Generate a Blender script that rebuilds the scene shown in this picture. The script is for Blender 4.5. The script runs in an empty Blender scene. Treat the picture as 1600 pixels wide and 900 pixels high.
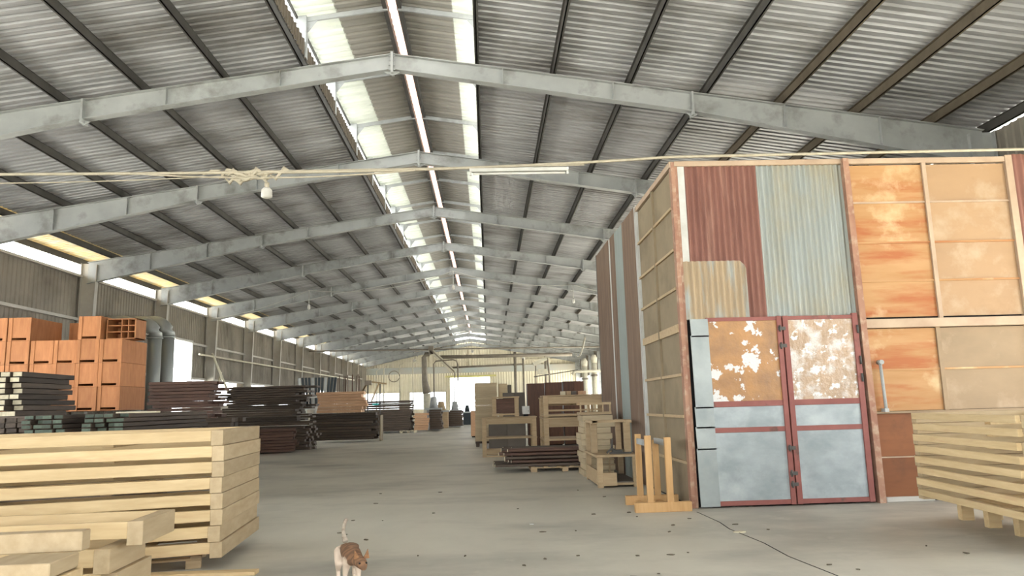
import bpy, bmesh, math, random
from mathutils import Vector, Matrix
random.seed(11)
S = bpy.context.scene
COL = S.collection
# ------------------------------------------------------------ camera
cd = bpy.data.cameras.new('camera'); cam = bpy.data.objects.new('camera', cd); COL.objects.link(cam)
cd.sensor_width = 36; cd.lens = 1155/1600*36; cd.clip_end = 400; cd.clip_start = .05
yaw, pitch, roll = .036, .157, -.027
fv = Vector((math.sin(yaw)*math.cos(pitch), math.cos(yaw)*math.cos(pitch), math.sin(pitch)))
rv = Vector((math.cos(yaw), -math.sin(yaw), 0)); uv = rv.cross(fv)
r2 = rv*math.cos(roll)+uv*math.sin(roll); u2 = -rv*math.sin(roll)+uv*math.cos(roll)
m = Matrix((r2, u2, -fv)).transposed().to_4x4(); m.translation = Vector((0, 0, 1.5))
cam.matrix_world = m; S.camera = cam
# ------------------------------------------------------------ world, exposure
w = bpy.data.worlds.new('sky'); S.world = w; w.use_nodes = True
bg = w.node_tree.nodes['Background']; bg.inputs[0].default_value = (.93, .97, 1, 1); bg.inputs[1].default_value = 3.0
sl = bpy.data.lights.new('sun', 'SUN'); sl.energy = 18; sl.angle = .02; sl.color = (1, .95, .86)
so = bpy.data.objects.new('sun', sl); COL.objects.link(so)
so.rotation_euler = Vector((.40, .10, .91)).to_track_quat('Z', 'Y').to_euler()
S.view_settings.view_transform = 'Standard'; S.view_settings.look = 'None'
S.view_settings.exposure = 1.8; S.view_settings.gamma = 1
S.cycles.use_denoising = True
S.cycles.diffuse_bounces = 8; S.cycles.max_bounces = 10; S.cycles.transmission_bounces = 6
S.cycles.caustics_reflective = False; S.cycles.caustics_refractive = False
S.cycles.sample_clamp_indirect = 8

# ------------------------------------------------------------ materials
def mat(name, col, col2=None, scale=3, stretch=(1, 1, 1), rough=.75, metal=0, stain=None, st_scale=1.5, st_stretch=(1, 1, 1),
        st_lo=.5, st_hi=.62, stain2=None, s2_scale=4, s2_lo=.55, s2_hi=.65, bump=0, bump_scale=30, transl=0, detail=5, spec=.3, rnd=0):
    M = bpy.data.materials.new(name); M.use_nodes = True
    N = M.node_tree.nodes; L = M.node_tree.links
    B = N['Principled BSDF']; out = N['Material Output']
    B.inputs['Roughness'].default_value = rough; B.inputs['Metallic'].default_value = metal
    B.inputs['Specular IOR Level'].default_value = spec
    tc = N.new('ShaderNodeTexCoord'); oi = N.new('ShaderNodeObjectInfo')
    ad = N.new('ShaderNodeVectorMath'); ad.operation = 'ADD'
    mu = N.new('ShaderNodeVectorMath'); mu.operation = 'SCALE'; mu.inputs['Scale'].default_value = 23.0
    cb = N.new('ShaderNodeCombineXYZ')
    for i in range(3): L.new(oi.outputs['Random'], cb.inputs[i])
    L.new(cb.outputs[0], mu.inputs[0]); L.new(tc.outputs['Object'], ad.inputs[0]); L.new(mu.outputs[0], ad.inputs[1])
    def noise(sc, st, det=detail, ro=.6):
        mp = N.new('ShaderNodeMapping'); mp.inputs['Scale'].default_value = st
        L.new(ad.outputs[0], mp.inputs['Vector'])
        n = N.new('ShaderNodeTexNoise'); n.inputs['Scale'].default_value = sc; n.inputs['Detail'].default_value = det
        n.inputs['Roughness'].default_value = ro
        L.new(mp.outputs[0], n.inputs['Vector']); return n.outputs['Fac']
    def ramp(f, lo, hi):
        r = N.new('ShaderNodeMapRange'); r.inputs['From Min'].default_value = lo; r.inputs['From Max'].default_value = hi
        L.new(f, r.inputs['Value']); return r.outputs[0]
    def mix(f, a, b):
        x = N.new('ShaderNodeMix'); x.data_type = 'RGBA'
        L.new(f, x.inputs['Factor'])
        for k, v in (('A', a), ('B', b)):
            i = [q for q in x.inputs if q.name == k and q.type == 'RGBA'][0]
            if isinstance(v, tuple): i.default_value = (*v, 1)
            else: L.new(v, i)
        return [q for q in x.outputs if q.type == 'RGBA'][0]
    if col2 is None: col2 = tuple(c*.72 for c in col)
    c = mix(ramp(noise(scale, stretch), .3, .7), col2, col)
    if stain: c = mix(ramp(noise(st_scale, st_stretch, 6), st_lo, st_hi), c, stain)
    if stain2: c = mix(ramp(noise(s2_scale, (1.1, .9, 1.3), 7), s2_lo, s2_hi), c, stain2)
    if rnd:
        hs = N.new('ShaderNodeHueSaturation'); L.new(c, hs.inputs['Color'])
        mr = N.new('ShaderNodeMapRange'); L.new(oi.outputs['Random'], mr.inputs['Value'])
        mr.inputs['To Min'].default_value = 1-rnd; mr.inputs['To Max'].default_value = 1+rnd
        L.new(mr.outputs[0], hs.inputs['Value']); c = hs.outputs[0]
    L.new(c, B.inputs['Base Color'])
    if bump:
        bp = N.new('ShaderNodeBump'); bp.inputs['Strength'].default_value = bump; bp.inputs['Distance'].default_value = .02
        L.new(noise(bump_scale, stretch), bp.inputs['Height']); L.new(bp.outputs[0], B.inputs['Normal'])
    if transl:
        t = N.new('ShaderNodeBsdfTranslucent'); L.new(c, t.inputs[0])
        ms = N.new('ShaderNodeMixShader'); ms.inputs[0].default_value = transl
        L.new(B.outputs[0], ms.inputs[1]); L.new(t.outputs[0], ms.inputs[2]); L.new(ms.outputs[0], out.inputs[0])
    return M
MT = {}
MT['floor'] = mat('cement floor', (.52, .495, .41), (.41, .39, .325), .7, (1, .5, 1), .55, stain=(.25, .235, .20), st_scale=.5, st_stretch=(.7, 1.2, 1), st_lo=.45, st_hi=.72, stain2=(.46, .44, .37), s2_scale=2.5, s2_lo=.6, s2_hi=.8, bump=.15, bump_scale=8, spec=.4)
MT['ground'] = mat('outside concrete', (.6, .6, .56))
MT['roof'] = mat('weathered roof sheet', (.41, .41, .415), (.26, .26, .262), 1.2, (.35, 4, 1), .5, .3, stain=(.15, .14, .13), st_scale=.7, st_stretch=(.5, 1.3, 1), st_lo=.5, st_hi=.72)
MT['roof_dim'] = mat('dark ridge sheet', (.34, .32, .28), (.25, .24, .21), 1.2, (.35, 4, 1), .6, .2)
MT['clear'] = mat('translucent roof sheet', (.80, .82, .75), (.62, .65, .58), 1.5, (.5, 3, 1), transl=.07, rough=.6)
MT['yellow'] = mat('yellowed translucent sheet', (.78, .66, .36), (.6, .52, .36), .8, (1, 2.5, 1), transl=.12, rough=.6, stain=(.55, .55, .5), st_lo=.5, st_hi=.7)
MT['pink'] = mat('pink translucent strip', (.82, .65, .58), (.78, .6, .53), 2, transl=.42)
MT['steel'] = mat('grey painted steel', (.39, .40, .39), (.30, .31, .30), 1.2, (1, 1, 1), .6, stain=(.15, .145, .13), st_scale=1.6, st_lo=.52, st_hi=.78)
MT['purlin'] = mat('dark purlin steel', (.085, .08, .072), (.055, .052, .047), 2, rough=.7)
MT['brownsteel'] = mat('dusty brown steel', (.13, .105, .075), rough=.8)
MT['wall'] = mat('dusty wall sheet', (.25, .225, .185), (.17, .15, .12), .8, (1, 1, .5), .75, stain=(.11, .095, .075), st_scale=.5, st_lo=.5, st_hi=.75)
MT['gable'] = mat('pale gable sheet', (.62, .57, .44), (.54, .49, .38), .8, rough=.7)
MT['lintel'] = mat('grey blue beam', (.36, .40, .39), (.42, .38, .31), .3, rough=.7)
MT['concrete'] = mat('pale plaster column', (.44, .42, .38), (.34, .32, .28), 1, rough=.85)
MT['brick'] = mat('pale plaster base wall', (.42, .37, .3), (.33, .28, .22), 1, rough=.85)
MT['rustred'] = mat('rust red corrugated', (.215, .098, .072), (.145, .062, .046), 1.5, (4, 1, .5), .7, stain=(.28, .155, .115), st_scale=1.2, st_stretch=(5, 1, .5), st_lo=.55, st_hi=.8)
MT['galv'] = mat('galvanised corrugated', (.29, .31, .29), (.21, .225, .205), 2, (6, 1, .4), .55, .2, stain=(.28, .25, .175), st_scale=1, st_stretch=(2, 1, .6), st_lo=.45, st_hi=.7)
MT['patch'] = mat('cream stained corrugated', (.33, .245, .15), (.25, .19, .12), 1.2, (5, 1, .7), .6, stain=(.28, .29, .265), st_scale=1.5, st_stretch=(5, 1, .6), st_lo=.5, st_hi=.65)
MT['sidebrown'] = mat('brown side sheet', (.17, .115, .08), (.12, .08, .055), 1.5, (1, 5, .4), .75, stain=(.26, .2, .15), st_scale=1.3, st_stretch=(1, 6, .4), st_lo=.58, st_hi=.8)
MT['bluegrey'] = mat('blue grey sheet', (.24, .27, .25), (.2, .22, .2), 1)
MT['white'] = mat('white paint', (.48, .48, .45), (.36, .35, .31), 3, rough=.6)
MT['rustpost'] = mat('rusty painted post', (.33, .19, .125), (.22, .105, .07), 3, (1, 1, .5), .75, stain=(.38, .27, .19), st_scale=7, st_lo=.5, st_hi=.7)
MT['creampost'] = mat('cream rusty rail', (.42, .32, .225), (.31, .215, .145), 2, rough=.7)
MT['orangeboard'] = mat('orange rusty board', (.39, .225, .10), (.32, .165, .062), 1.3, (.6, 1, 4), .65, stain=(.30, .10, .032), st_scale=1.1, st_stretch=(.5, 1, 3.5), st_lo=.48, st_hi=.64, stain2=(.50, .36, .20), s2_scale=1.2, s2_lo=.55, s2_hi=.7)
MT['tanboard'] = mat('tan stained board', (.34, .215, .115), (.28, .175, .095), 1.0, (.7, 1, 1.5), .65, stain=(.38, .275, .175), st_scale=1.6, st_lo=.5, st_hi=.66, stain2=(.27, .165, .085), s2_scale=1.1, s2_lo=.6, s2_hi=.75)
MT['dullboard'] = mat('dull brown board', (.29, .205, .125), (.21, .15, .09), 1.0, (.7, 1, 1.5), .7, stain=(.34, .25, .165), st_scale=1.6, st_lo=.55, st_hi=.7)
MT['brownply'] = mat('dark brown plywood', (.21, .08, .03), (.135, .05, .02), 1.2, (.5, 1, 2.5), .7, stain=(.11, .045, .02), st_scale=1.8, st_lo=.55, st_hi=.75)
MT['sideboard'] = mat('dusty khaki board', (.24, .19, .12), (.18, .14, .088), 1.2, (1, 1, 1), .8, stain=(.12, .09, .055), st_scale=.9, st_lo=.5, st_hi=.75)
MT['doorred'] = mat('red oxide door frame', (.23, .085, .07), (.18, .06, .05), 3, rough=.65, stain=(.10, .05, .04), st_scale=4, st_lo=.6, st_hi=.7)
MT['zinc'] = mat('brushed zinc sheet', (.31, .34, .345), (.22, .25, .255), 3.2, (1, .6, 1.6), .5, .15, stain=(.38, .41, .41), st_scale=1.6, st_lo=.5, st_hi=.75)
MT['zinclight'] = mat('pale zinc strip', (.33, .355, .345), (.21, .235, .235), 1.6, rough=.5, metal=.2)
MT['peel'] = mat('peeling orange foil', (.36, .17, .045), (.20, .10, .035), 3, (1, 1, 1), .4, stain=(.50, .49, .47), st_scale=3.6, st_lo=.565, st_hi=.585, stain2=(.16, .10, .05), s2_scale=3.4, s2_lo=.66, s2_hi=.74, bump=.6, bump_scale=9, spec=.6)
MT['peel2'] = mat('peeling silver foil', (.33, .215, .12), (.24, .155, .085), 3, (1, 1, 1), .3, stain=(.42, .38, .34), st_scale=2.2, st_lo=.47, st_hi=.56, stain2=(.50, .49, .47), s2_scale=6, s2_lo=.56, s2_hi=.6, bump=.9, bump_scale=11, spec=.7)
def wood(name, c, c2, **k): return mat(name, c, c2, k.pop('scale', 2.2), k.pop('stretch', (1, 9, 9)), k.pop('rough', .7), detail=6, rnd=k.pop('rnd', .1), **k)
MT['pine'] = wood('pale pine', (.53, .40, .225), (.43, .31, .16), stain=(.40, .25, .14), st_scale=1.1, st_stretch=(1, 6, 6), st_lo=.6, st_hi=.8)
MT['pineend'] = wood('pine end boards', (.42, .325, .20), (.33, .245, .14), stretch=(6, 1, 6))
MT['pinewarm'] = wood('honey pine', (.50, .31, .14), (.40, .23, .095), stretch=(7, 7, 1))
MT['frame'] = wood('dull beech timber', (.40, .30, .18), (.31, .22, .125))
MT['paleboard'] = wood('pale fibre board', (.46, .37, .24), (.38, .30, .19), stretch=(1, 1, 14))
MT['crate'] = wood('orange plywood', (.44, .19, .075), (.33, .13, .05), stretch=(5, 5, 1), scale=2.5, rnd=.12)
MT['dark'] = wood('dark old timber', (.085, .062, .045), (.045, .034, .026), rnd=.35)
MT['darkred'] = wood('dark reddish timber', (.13, .072, .05), (.07, .04, .03), rnd=.3)
MT['green'] = wood('green painted ends', (.085, .11, .08), (.05, .068, .05), rnd=.3)
MT['lightwood'] = wood('light sawn timber', (.56, .50, .36), (.42, .37, .26), rnd=.2)
MT['orangewood'] = wood('orange sawn timber', (.55, .34, .20), (.43, .25, .14), rnd=.15)
MT['cabinet'] = wood('dark brown veneer', (.085, .036, .018), (.05, .022, .012), stretch=(7, 7, 1), rnd=.2, rough=.5)
MT['greycab'] = mat('dark grey board', (.14, .12, .10), (.10, .085, .07), 1)
MT['black'] = mat('black parts and gap shade', (.01, .01, .01), rough=.9)  # plain black; on the shed it also paints shade into gaps
MT['blacksheet'] = mat('blue black sheet', (.035, .045, .05), rough=.5)
MT['silver'] = mat('dusty silver duct', (.42, .44, .42), (.3, .3, .27), 1, (1, 1, .4), .45, .5)
MT['pipe'] = mat('grey brown pipe', (.22, .19, .15), rough=.6)
MT['palepipe'] = mat('pale pipe', (.58, .54, .42), rough=.6)
MT['cable'] = mat('dusty cable', (.42, .37, .28), (.3, .27, .2), 6, rough=.8)
MT['lamp'] = mat('milky lamp glass', (.7, .68, .62), rough=.3, transl=.2)
MT['teal'] = mat('teal strap', (.02, .42, .38), rough=.5)
MT['fur'] = mat('tabby fur', (.26, .13, .06), (.13, .065, .03), 28, (1, 2.5, 1), .9, bump=.4, bump_scale=120)
MT['furwhite'] = mat('pale fur', (.62, .48, .38), (.5, .38, .3), 20, rough=.9)
MT['furtail'] = mat('grey brown tail fur', (.40, .35, .28), (.13, .09, .06), 14, (1, 1, 1.4), .9)
MT['leaf'] = mat('dry scrap', (.12, .1, .07))

# ------------------------------------------------------------ builders
class MB:
    def __init__(s): s.b = bmesh.new()
    def box(s, x0, x1, y0, y1, z0, z1, M=None):
        q = [s.b.verts.new(Vector(p) if M is None else M @ Vector(p)) for p in
             ((x0, y0, z0), (x1, y0, z0), (x1, y1, z0), (x0, y1, z0), (x0, y0, z1), (x1, y0, z1), (x1, y1, z1), (x0, y1, z1))]
        for f in ((3, 2, 1, 0), (4, 5, 6, 7), (0, 1, 5, 4), (1, 2, 6, 5), (2, 3, 7, 6), (3, 0, 4, 7)): s.b.faces.new([q[i] for i in f])
        return s
    def beam(s, p, q, wd, h, up=(0, 0, 1)):
        p = Vector(p); q = Vector(q); d = (q-p); L = d.length; d.normalize()
        a = d.cross(Vector(up)); a = a.normalized() if a.length > 1e-5 else Vector((1, 0, 0)); u = a.cross(d)
        M = Matrix((d, a, u)).transposed().to_4x4(); M.translation = p
        return s.box(0, L, -wd/2, wd/2, -h/2, h/2, M)
    def tube(s, pts, r, n=8, cap=True):
        pts = [Vector(p) for p in pts]; rs = r if isinstance(r, (list, tuple)) else [r]*len(pts); rings = []
        for i, p in enumerate(pts):
            d = (pts[min(i+1, len(pts)-1)]-pts[max(i-1, 0)]).normalized()
            a = d.cross(Vector((0, 0, 1)) if abs(d.z) < .9 else Vector((0, 1, 0))).normalized(); c = d.cross(a)
            rings.append([s.b.verts.new(p+(a*math.cos(t)+c*math.sin(t))*rs[i]) for t in [2*math.pi*k/n for k in range(n)]])
        for A, B in zip(rings, rings[1:]):
            for k in range(n):
                f = s.b.faces.new((A[k], A[(k+1) % n], B[(k+1) % n], B[k])); f.smooth = True
        if cap:
            s.b.faces.new(rings[0][::-1]); s.b.faces.new(rings[-1])
        return s
    def poly(s, pts, ext):      # extruded outline
        e = Vector(ext); A = [s.b.verts.new(Vector(p)) for p in pts]; B = [s.b.verts.new(Vector(p)+e) for p in pts]; n = len(A)
        s.b.faces.new(A); s.b.faces.new(B[::-1])
        for k in range(n): s.b.faces.new((A[(k+1) % n], A[k], B[k], B[(k+1) % n]))
        return s
    def corr(s, o, along, up, L, H, pitch=.2, amp=.03, nrm=None, nseg=1, shape='trap', t=.004, topf=None):
        o = Vector(o); a = Vector(along).normalized(); u = Vector(up).normalized(); n = Vector(nrm) if nrm else a.cross(u)
        n.normalize(); prof = []
        k = 0
        while k*pitch < L:
            b = k*pitch
            if shape == 'trap': seq = ((0, 0), (.28, 0), (.40, 1), (.62, 1), (.74, 0))
            else: seq = [(i/6, .5-.5*math.cos(2*math.pi*i/6)) for i in range(6)]
            for x, h in seq:
                if b+x*pitch < L: prof.append((b+x*pitch, h*amp))
            k += 1
        prof.append((L, 0))
        for side in (0, t):
            rows = []
            for j in range(nseg+1):
                rows.append([s.b.verts.new(o+a*x+u*((topf(x) if topf else H)*j/nseg)+n*(h+side)) for x, h in prof])
            for R0, R1 in zip(rows, rows[1:]):
                for i in range(len(prof)-1):
                    q = (R0[i], R0[i+1], R1[i+1], R1[i]); f = s.b.faces.new(q if side else q[::-1])
                    if shape != 'trap': f.smooth = True
        return s
    def build(s, name, m, parent=None, loc=None, rot=None, bevel=0):
        me = bpy.data.meshes.new(name)
        bmesh.ops.recalc_face_normals(s.b, faces=s.b.faces) if bevel else None
        if bevel: bmesh.ops.bevel(s.b, geom=s.b.edges[:], offset=bevel, segments=1, affect='EDGES')
        s.b.to_mesh(me); s.b.free(); me.materials.append(MT[m] if isinstance(m, str) else m)
        o = bpy.data.objects.new(name, me); COL.objects.link(o)
        if parent: o.parent = parent
        if loc: o.location = loc
        if rot: o.rotation_euler = rot
        return o
def tag(o, label, cat, group=None, kind=None):
    o['label'] = label; o['category'] = cat
    if group: o['group'] = group
    if kind: o['kind'] = kind
    return o
def thing(name, label, cat, loc=(0, 0, 0), rz=0, group=None):
    o = bpy.data.objects.new(name, None); COL.objects.link(o); o.location = loc; o.rotation_euler = (0, 0, rz)
    return tag(o, label, cat, group)
def struct(o): o['kind'] = 'structure'; return o
def dup(root, loc, rz=None, label=None, group=None):
    r = root.copy(); COL.objects.link(r); r.location = loc
    if rz is not None: r.rotation_euler = (0, 0, rz)
    if label: r['label'] = label
    if group: r['group'] = group
    for ch in [c for c in list(COL.objects) if c.parent == root]:
        c = ch.copy(); COL.objects.link(c); c.parent = r
        for g in [g for g in list(COL.objects) if g.parent == ch]:
            d = g.copy(); COL.objects.link(d); d.parent = c
    return r
def B(*a): return MB().box(*a)
ORD = ['first', 'second', 'third', 'fourth', 'fifth', 'sixth', 'seventh', 'eighth', 'ninth', 'tenth', 'eleventh', 'twelfth', 'thirteenth', 'fourteenth', 'fifteenth', 'sixteenth']

# ------------------------------------------------------------ setting
XR, ZR, XL, XE = -1.85, 8.8, -14.45, 10.75
Y0, Y1 = -4.0, 86.6
def zr(x): return ZR-.148*abs(x-XR)
def slab(x0, x1, y0, y1, z0, z1): return B(x0, x1, y0, y1, z0, z1)
struct(slab(XL-.4, XE+.4, Y0-2, Y1+.3, -.2, 0).build('floor', 'floor'))
struct(slab(-60, 60, -40, 160, -.35, -.201).build('ground', 'ground'))
# roof sheets: two slopes with the ridge opening between them
def roof_sheet(x0, x1, name, m, dz=.2, y0=Y0, y1=Y1):
    z0, z1 = zr(x0)+dz, zr(x1)+dz
    d = Vector((x1-x0, 0, z1-z0))
    return MB().corr((x0, y0, z0), (0, 1, 0), d, y1-y0, d.length, .20, .05, (0, 0, 1), 1).build(name, m)
struct(roof_sheet(-13.36, -3.65, 'ceiling', 'roof')); struct(roof_sheet(-15.0, -13.34, 'ceiling', 'yellow', .2))
struct(roof_sheet(-.1, 11.1, 'ceiling', 'roof'))
# curb uprights along both edges of the ridge opening
struct(MB().corr((-3.66, Y0, 8.72), (0, 1, 0), (0, 0, 1), Y1-Y0, .36, .21, .025, (1, 0, 0)).build('trim_1', 'brownsteel'))
struct(MB().corr((-.06, Y0, 8.72), (0, 1, 0), (0, 0, 1), Y1-Y0, .36, .21, .025, (-1, 0, 0)).build('trim_2', 'brownsteel'))
# left wall; its large unseen openings near the camera are added to let daylight in
wl = MB()
wl.corr((XL-.1, Y0, 4.6), (0, 1, 0), (0, 0, 1), 21-Y0, 1.83, .22, .03, (1, 0, 0))
wl.corr((XL-.1, 21, 3.2), (0, 1, 0), (0, 0, 1), 34.2-21, 3.23, .22, .03, (1, 0, 0))
wl.corr((XL-.1, Y0, 0.0), (0, 1, 0), (0, 0, 1), 21-Y0, 1.0, .22, .03, (1, 0, 0))
wl.corr((XL-.1, 21, 0.0), (0, 1, 0), (0, 0, 1), 34.2-21, 3.2, .22, .03, (1, 0, 0))
wl.corr((XL-.1, 34.2, 4.95), (0, 1, 0), (0, 0, 1), 2.5, 1.48, .22, .03, (1, 0, 0))
wl.corr((XL-.1, 36.7, 3.2), (0, 1, 0), (0, 0, 1), Y1-36.7, 3.23, .22, .03, (1, 0, 0))
wl = struct(wl.build('wall_left', 'wall'))
struct(slab(XL-.35, XL-.12, 36.7, Y1, 0, 1.9).build('wall_left', 'brick'))
for y in (44.6, 50.6, 56.6, 62.6, 68.6, 74.6, 80.6): struct(slab(XL-.3, XL-.1, y-.9, y+.9, 1.9, 3.2).build('wall_left', 'brick'))
struct(slab(XL-.2, XL+.06, Y0, Y1, 6.42, 6.5).build('trim_3', 'concrete'))
for i, z in enumerate((3.2, 4.9)):
    for y0, y1 in ((Y0, 34.2), (36.7, Y1)): struct(slab(XL-.06, XL+.06, y0, y1, z-.05, z+.05).build('trim_%d' % (4+i), 'concrete'))
# window frame of the tall opening in the left wall
wf = MB().box(XL-.15, XL+.05, 34.12, 34.22, 0, 5).box(XL-.15, XL+.05, 36.65, 36.75, 0, 5).box(XL-.15, XL+.05, 34.1, 36.75, 4.93, 5.03).build('window_1', 'white'); struct(wf)
# right wall, with an unseen band of openings added to light the hall
for z0, z1 in ((0, .9), (4.4, 6.95)): struct(MB().corr((XE+.1, Y1, z0), (0, -1, 0), (0, 0, 1), Y1-Y0, z1-z0, .22, .03, (-1, 0, 0)).build('wall_right', 'wall'))
for k in range(-1, 12): struct(slab(XE-.02, XE+.25, 14.6+6*k-.5, 14.6+6*k+.5, .9, 4.4).build('wall_right', 'brick'))
# unseen wall behind the camera, its wide gateway added to shape the daylight
for x0, x1, z0, z1 in ((XL, -6, 0, 6.9), (3, XE, 0, 6.9), (-6, 3, 4.6, 6.9)):
    struct(MB().corr((x0, Y0, z0), (1, 0, 0), (0, 0, 1), x1-x0, z1-z0, .3, .04, (0, 1, 0)).build('wall_back', 'gable'))
# gable wall at the far end, with two wide openings and a doorway
def gab(x0, x1, z0, z1): return MB().corr((x0, Y1, z0), (1, 0, 0), (0, 0, 1), x1-x0, z1-z0, .3, .04, (0, -1, 0))
for x0, x1, z0, z1 in ((XL, -14.15, 0, 5.4), (-14.15, -10.15, 0, 1.3), (-14.15, -10.15, 3.27, 5.4), (-10.15, -9.05, 0, 5.4), (-9.05, -4.85, 0, 1.3),
                       (-9.05, -4.85, 3.27, 5.4), (-4.85, -4.4, 0, 5.4), (-4.4, .3, 4.9, 5.4), (.3, XE, 0, 5.4)):
    struct(gab(x0, x1, z0, z1).build('wall_far', 'gable'))
gtop = MB().corr((XL, Y1, 6.05), (1, 0, 0), (0, 0, 1), XE-XL, 1, .3, .04, (0, -1, 0), topf=lambda x: zr(XL+x)+.2-6.05)
struct(gtop.build('wall_far', 'gable'))
struct(slab(XL, XE, Y1-.25, Y1-.02, 5.35, 6.1).build('trim_6', 'lintel'))
struct(slab(XL, XE, Y1-.2, Y1-.06, 6.6, 6.72).build('trim_7', 'gable'))
struct(slab(-4.9, 1.0, Y1-.3, Y1-.06, 4.85, 5.05).build('trim_8', mat('yellow rail', (.62, .58, .25), rough=.6)))
struct(MB().box(-4.5, -4.35, Y1-.12, Y1+.05, 0, 4.9).box(.25, .4, Y1-.12, Y1+.05, 0, 4.9).box(-4.5, .4, Y1-.12, Y1+.05, 4.8, 4.92).build('door_1', 'palepipe'))
for i, (a, b) in enumerate(((-14.2, -10.1), (-9.1, -4.8))):
    k = MB().box(a, b, Y1-.12, Y1+.05, 3.2, 3.32).box(a, b, Y1-.12, Y1+.05, 1.2, 1.32).box(a, a+.1, Y1-.12, Y1+.05, 1.3, 3.3).box(b-.1, b, Y1-.12, Y1+.05, 1.3, 3.3)
    struct(k.build('window_%d' % (i+2), 'palepipe'))
for i, x in enumerate((-10.9, -6.6, -2.0, 2.9, 7.2)):
    g = struct(slab(x-.1, x+.1, Y1-.22, Y1-.04, 6.1, zr(x)).build('trim_%d' % (9+i), 'gable'))

# steel portal frames
def rafter(mb, xa, da, xb, db, y, fl=.2):   # tapered I section along the roof slope, top flange + web + bottom flange
    za, zb = zr(xa), zr(xb)
    mb.poly([(xa, y-.012, za), (xb, y-.012, zb), (xb, y-.012, zb-db), (xa, y-.012, za-da)], (0, .024, 0))
    for oa, ob in ((0, 0), (da-.016, db-.016)):
        mb.poly([(xa, y-fl/2, za-oa), (xb, y-fl/2, zb-ob), (xb, y-fl/2, zb-ob-.016), (xa, y-fl/2, za-oa-.016)], (0, fl, 0))
def portal(y, label, far=False):
    t = thing('portal_frame', label, 'steel frame', (0, 0, 0), 0, 'steel portal frames across the hall')
    xm = -8.1; xn = 4.4
    for xs, xmid, xe in ((XR, xm, XL+.2), (XR, xn, XE-.2)):
        r = MB(); rafter(r, XR, .34, xmid, .42, y); rafter(r, xmid, .42, xe, .78, y)
        s = 1 if xe > XR else -1
        for x in ([XR+s*k for k in (2.3, 4.6, 8.2, 10.2)]):
            d = .34+.08*min(1, abs(x-XR)/6.25) + max(0, abs(x-XR)-6.25)*.057
            for yy in (-.1, .015): r.box(x-.008, x+.008, y+yy, y+yy+.085, zr(x)-d, zr(x))
        r.build('rafter', 'steel', t)
        # bolted splice plates part way down each rafter
        r = MB()
        z = zr(xmid); r.box(xmid-.02, xmid+.02, y-.13, y+.13, z-.50, z+.0)
        r.poly([(xmid-.13, y-.012, z-.42), (xmid+.13, y-.012, z-.45), (xmid, y-.012, z-.54)], (0, .024, 0))
        r.build('splice_plate', 'steel', t)
    a = MB(); a.box(XR-.025, XR+.025, y-.12, y+.12, ZR-.42, ZR+.03)
    a.poly([(XR-.2, y-.012, ZR-.36), (XR+.2, y-.012, ZR-.36), (XR, y-.012, ZR-.45)], (0, .024, 0))
    if not far:
        for k in range(4):
            for sx in (-.045, .045): a.tube([(XR+sx-.02, y-.09, ZR-.06-k*.1), (XR+sx+.02, y-.09, ZR-.06-k*.1)], .014, 6)
    a.build('apex_plate', 'steel', t)
    for x, s in ((XL+.1, 1), (XE-.1, -1)):
        c = MB(); zt = zr(x)-.02
        c.poly([(x-s*.12, y-.01, 0), (x+s*.25, y-.01, 0), (x+s*.42, y-.01, zt-.02), (x-s*.12, y-.01, zt)], (0, .02, 0))
        c.poly([(x+s*.25, y-.1, 0), (x+s*.27, y-.1, 0), (x+s*.44, y-.1, zt-.05), (x+s*.42, y-.1, zt-.05)], (0, .2, 0))
        c.box(min(x-s*.12, x-s*.10), max(x-s*.12, x-s*.10), y-.1, y+.1, 0, zt)
        c.build('column', 'concrete' if x < 0 else 'steel', t)
    return t
for k in range(-1, 12):
    y = 14.6+6*k
    if k < 0: lb = 'grey steel portal frame above the camera side of the hall'
    else: lb = 'grey steel portal frame of the roof, %s one back from the camera' % ORD[k]
    portal(y, lb, k > 4)
portal(Y1-.35, 'grey steel portal frame set against the far gable wall', True)

# purlins: one long member each, a Z section
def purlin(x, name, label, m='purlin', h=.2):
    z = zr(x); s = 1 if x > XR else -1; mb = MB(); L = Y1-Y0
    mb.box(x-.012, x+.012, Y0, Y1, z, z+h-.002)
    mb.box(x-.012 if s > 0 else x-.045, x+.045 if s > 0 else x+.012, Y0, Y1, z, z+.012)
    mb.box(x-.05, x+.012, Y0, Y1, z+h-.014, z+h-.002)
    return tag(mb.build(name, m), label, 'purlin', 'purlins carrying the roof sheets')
pl = [-3.68-1.62*i for i in range(7)]; pr_ = [-.08+1.595*i for i in range(7)]
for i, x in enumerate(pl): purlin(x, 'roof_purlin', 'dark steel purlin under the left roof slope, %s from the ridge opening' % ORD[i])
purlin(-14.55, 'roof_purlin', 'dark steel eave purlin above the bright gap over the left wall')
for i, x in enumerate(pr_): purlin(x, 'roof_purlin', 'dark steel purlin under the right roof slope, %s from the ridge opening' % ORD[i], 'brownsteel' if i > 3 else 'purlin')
purlin(10.7, 'roof_purlin', 'dark steel eave purlin along the right wall')

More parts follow.
